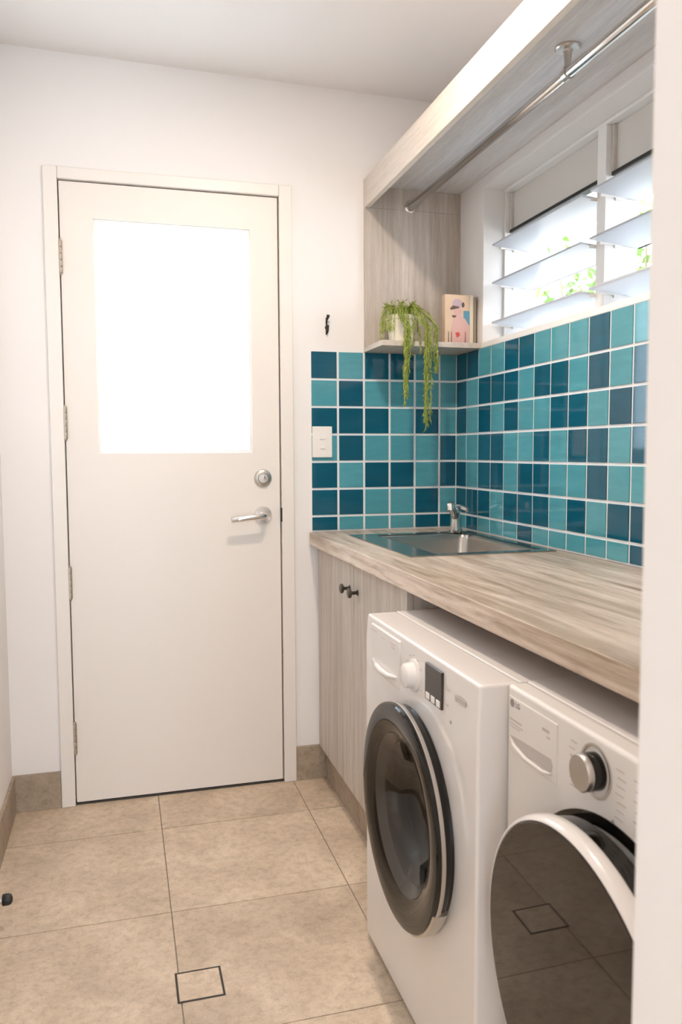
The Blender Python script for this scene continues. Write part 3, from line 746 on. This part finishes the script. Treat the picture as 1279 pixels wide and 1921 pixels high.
for k in range(15): 
    az = rp.uniform(0, 2*math.pi); strand(az, 0.006, ZL+rp.uniform(0.012, 0.05))
for k in range(6): strand(math.pi+rp.uniform(-0.2, 0.9), 0.012, ZL+rp.uniform(0.012, 0.05))
for k in range(26):   # short upright tips
    az = rp.uniform(0, 2*math.pi); u = Vector((math.cos(az), math.sin(az), 0)); p = PC+u*rp.uniform(0, 0.045)+Vector((0,0,0.086))
    L = rp.uniform(0.015, 0.045); q = p+u*0.02+Vector((0,0,L))
    tube(bm, [p, (p+q)/2+Vector((0,0,0.004)), q], 0.0010, 4)
    for i in range(6): leaflet(bm, p.lerp(q, i/6), (q-p).normalized()+Vector((rp.uniform(-1,1), rp.uniform(-1,1), 0.2))*0.7, 0.014, 0.0015)
for v in bm.verts:      # nothing grows through the end panel
    v.co.y = min(v.co.y, -0.019)
obj('foliage', bm, 'leaf', pl)

# ------------------------------------------------------------------ small things on walls and floor
bm = bmesh.new()
lathe(bm, (0.874, 0, 1.612), (0,-1,0), [(0.006,0), (0.006,0.003), (0.003,0.005)], 14)
box(bm, (0.8712, -0.003, 1.588), (0.8768, -0.0002, 1.646))
tube(bm, [(0.874,-0.003,1.600), (0.874,-0.014,1.594), (0.874,-0.022,1.602), (0.874,-0.024,1.618)], [0.003,0.003,0.003,0.0035], 10)
tube(bm, [(0.874,-0.002,1.636), (0.874,-0.016,1.640), (0.874,-0.026,1.649)], [0.0035,0.0035,0.006], 10)
bmesh.ops.recalc_face_normals(bm, faces=bm.faces)
ck = obj('coat_hook', bm, 'black', loc=(0.874, 0, 1.59), smooth=True)
tag(ck, 'small black wall hook between the door and the overhead shelf unit', 'hook')

sw = thing('light_switch', 'white double switch plate on the leftmost tiles beside the door', 'light switch', (0.8535, -0.0075, 1.159))
obj('plate', bx((0.8175, -0.0160, 1.159), (0.889, -0.0077, 1.268)), 'white_plastic', sw, bevel=0.0025)
for z in (1.228, 1.195):
    obj('rocker', bx((0.8445, -0.0195, z-0.0055), (0.8625, -0.0150, z+0.0055)), 'white_plastic', sw, bevel=0.001)

dn = thing('floor_drain', 'square tile-insert drain cover with a thin dark edge in the floor', 'drain', (0.308, -1.030, 0))
bm = bmesh.new(); holed_plate(bm, 2, 0.0002, 0.0012, (0.2575, -1.0805, 0.3605, -0.9775), (0.2620, -1.0760, 0.3560, -0.9820)); obj('drain_frame', bm, 'dark_gap', dn)
obj('tile_insert', bx((0.2625, -1.0755, 0.0002), (0.3555, -0.9825, 0.0014)), 'floor_tile', dn, bevel=0.0004, seg=1)

st = thing('door_stop', 'short metal door stop with a black rubber tip on the left skirting', 'door stop', (XL+0.0102, -0.70, 0.082))
obj('stem', lathe_bm((XL+0.0102, -0.70, 0.082), (1,0,0), [(0.013,0), (0.013,0.004), (0.007,0.006), (0.007,0.044), (0.0095,0.046), (0.0095,0.050)], 20), 'brushed', st, smooth=True)
obj('rubber_tip', lathe_bm((XL+0.0102, -0.70, 0.082), (1,0,0), [(0.0125,0.0502), (0.0140,0.052), (0.0140,0.064), (0.0115,0.0705), (0.006,0.0735), (0.0,0.074)], 24), 'black', st, smooth=True)

# ------------------------------------------------------------------ recessed ceiling lamp and added hallway fill
def downlight(x, y, z, watts, label, rad=0.045):
    t = thing('ceiling_light', label, 'ceiling light', (x, y, z), 'recessed ceiling downlights')
    obj('trim_ring', lathe_bm((x, y, z-0.0005), (0,0,-1), [(0.062,0), (0.062,0.003), (0.055,0.006), (0.048,0.006), (0.046,0.001), (0.046,0.0)], 40, cap=False), 'white_plastic', t, smooth=True)
    obj('diffuser', lathe_bm((x, y, z-0.0006), (0,0,-1), [(0.0455,0), (0.0455,0.001), (0.0,0.0012)], 32), 'lamp_glow', t)
    L = bpy.data.lights.new('downlight', 'AREA'); L.shape = 'DISK'; L.size = rad*2; L.energy = watts; L.color = LAMP_COL
    lo = bpy.data.objects.new('lamp_beam', L); COL.objects.link(lo); lo.parent = t; lo.location = (0, 0, -0.012)
downlight(0.63, -1.14, 2.4225, LAMP_W, 'recessed round ceiling light in the laundry ceiling above the floor drain')
for (x, y, wh) in ((0.15, -3.3, 'nearest the laundry doorway'), (1.3, -3.6, 'on the washer side'), (-0.9, -3.6, 'on the far left')):  # unseen hallway lamps, added to brighten the room from the front
    downlight(x, y, 2.4395, HALL_FILL_W, 'added round fill light in the unseen hallway ceiling '+wh)

# ------------------------------------------------------------------ outdoors, seen through the louvres, plus an unseen shading eave
struct('shade_eave', bx((XR+0.205, -3.0, 2.22), (XR+0.75, 0.8, 2.30)), 'ceiling')  # added out of view to shade the window frame and mullion
bm = bmesh.new()
for k in range(22): 
    v = box(bm, (4.30, -4.4, -0.3+k*0.165), (4.36, 7.0, -0.3+k*0.165+0.163))
    for q in (v[4], v[7]): q.co.x += 0.02
struct('wall_neighbour', bm, 'wall')
struct('ground_outside', bx((XR+0.21, -4.5, -0.4), (9.0, 7.0, -0.3)), 'paving')
sh = thing('garden_shrub', 'sunlit pale green shrub outside the louvre window', 'shrub', (3.15, 1.45, -0.3))
bm = bmesh.new()
rs = random.Random(5); stems = []
for k in range(12):
    x, y = 3.15+rs.gauss(0, 0.12), 1.45+rs.gauss(0, 0.35)
    top = Vector((3.15+rs.gauss(0, 0.25), 1.45+rs.gauss(0, 0.35), 2.35+rs.uniform(-0.3, 0.4)))
    a = Vector((x, y, -0.3)); tube(bm, [a, a.lerp(top, 0.5)+Vector((rs.gauss(0,.06), rs.gauss(0,.06), 0)), top], [0.025, 0.015, 0.006], 7); stems.append((a, top))
obj('stems', bm, 'bark', sh)
bm = bmesh.new()
for k in range(4600):
    a, top = rs.choice(stems); t = rs.uniform(0.35, 1.05)
    p = a.lerp(top, t)+Vector((rs.gauss(0, .16), rs.gauss(0, .20), rs.gauss(0, .10)))
    d = Vector((rs.uniform(-1,1), rs.uniform(-1,1), rs.uniform(-0.8,0.6))).normalized(); s = d.cross(Vector((rs.uniform(-1,1), rs.uniform(-1,1), rs.uniform(-1,1)))).normalized()
    L = rs.uniform(0.06, 0.11)
    v = [bm.verts.new(q) for q in (p, p+d*L*0.5+s*L*0.2, p+d*L, p+d*L*0.5-s*L*0.2)]
    bm.faces.new(v)
obj('leaves', bm, 'bush', sh)
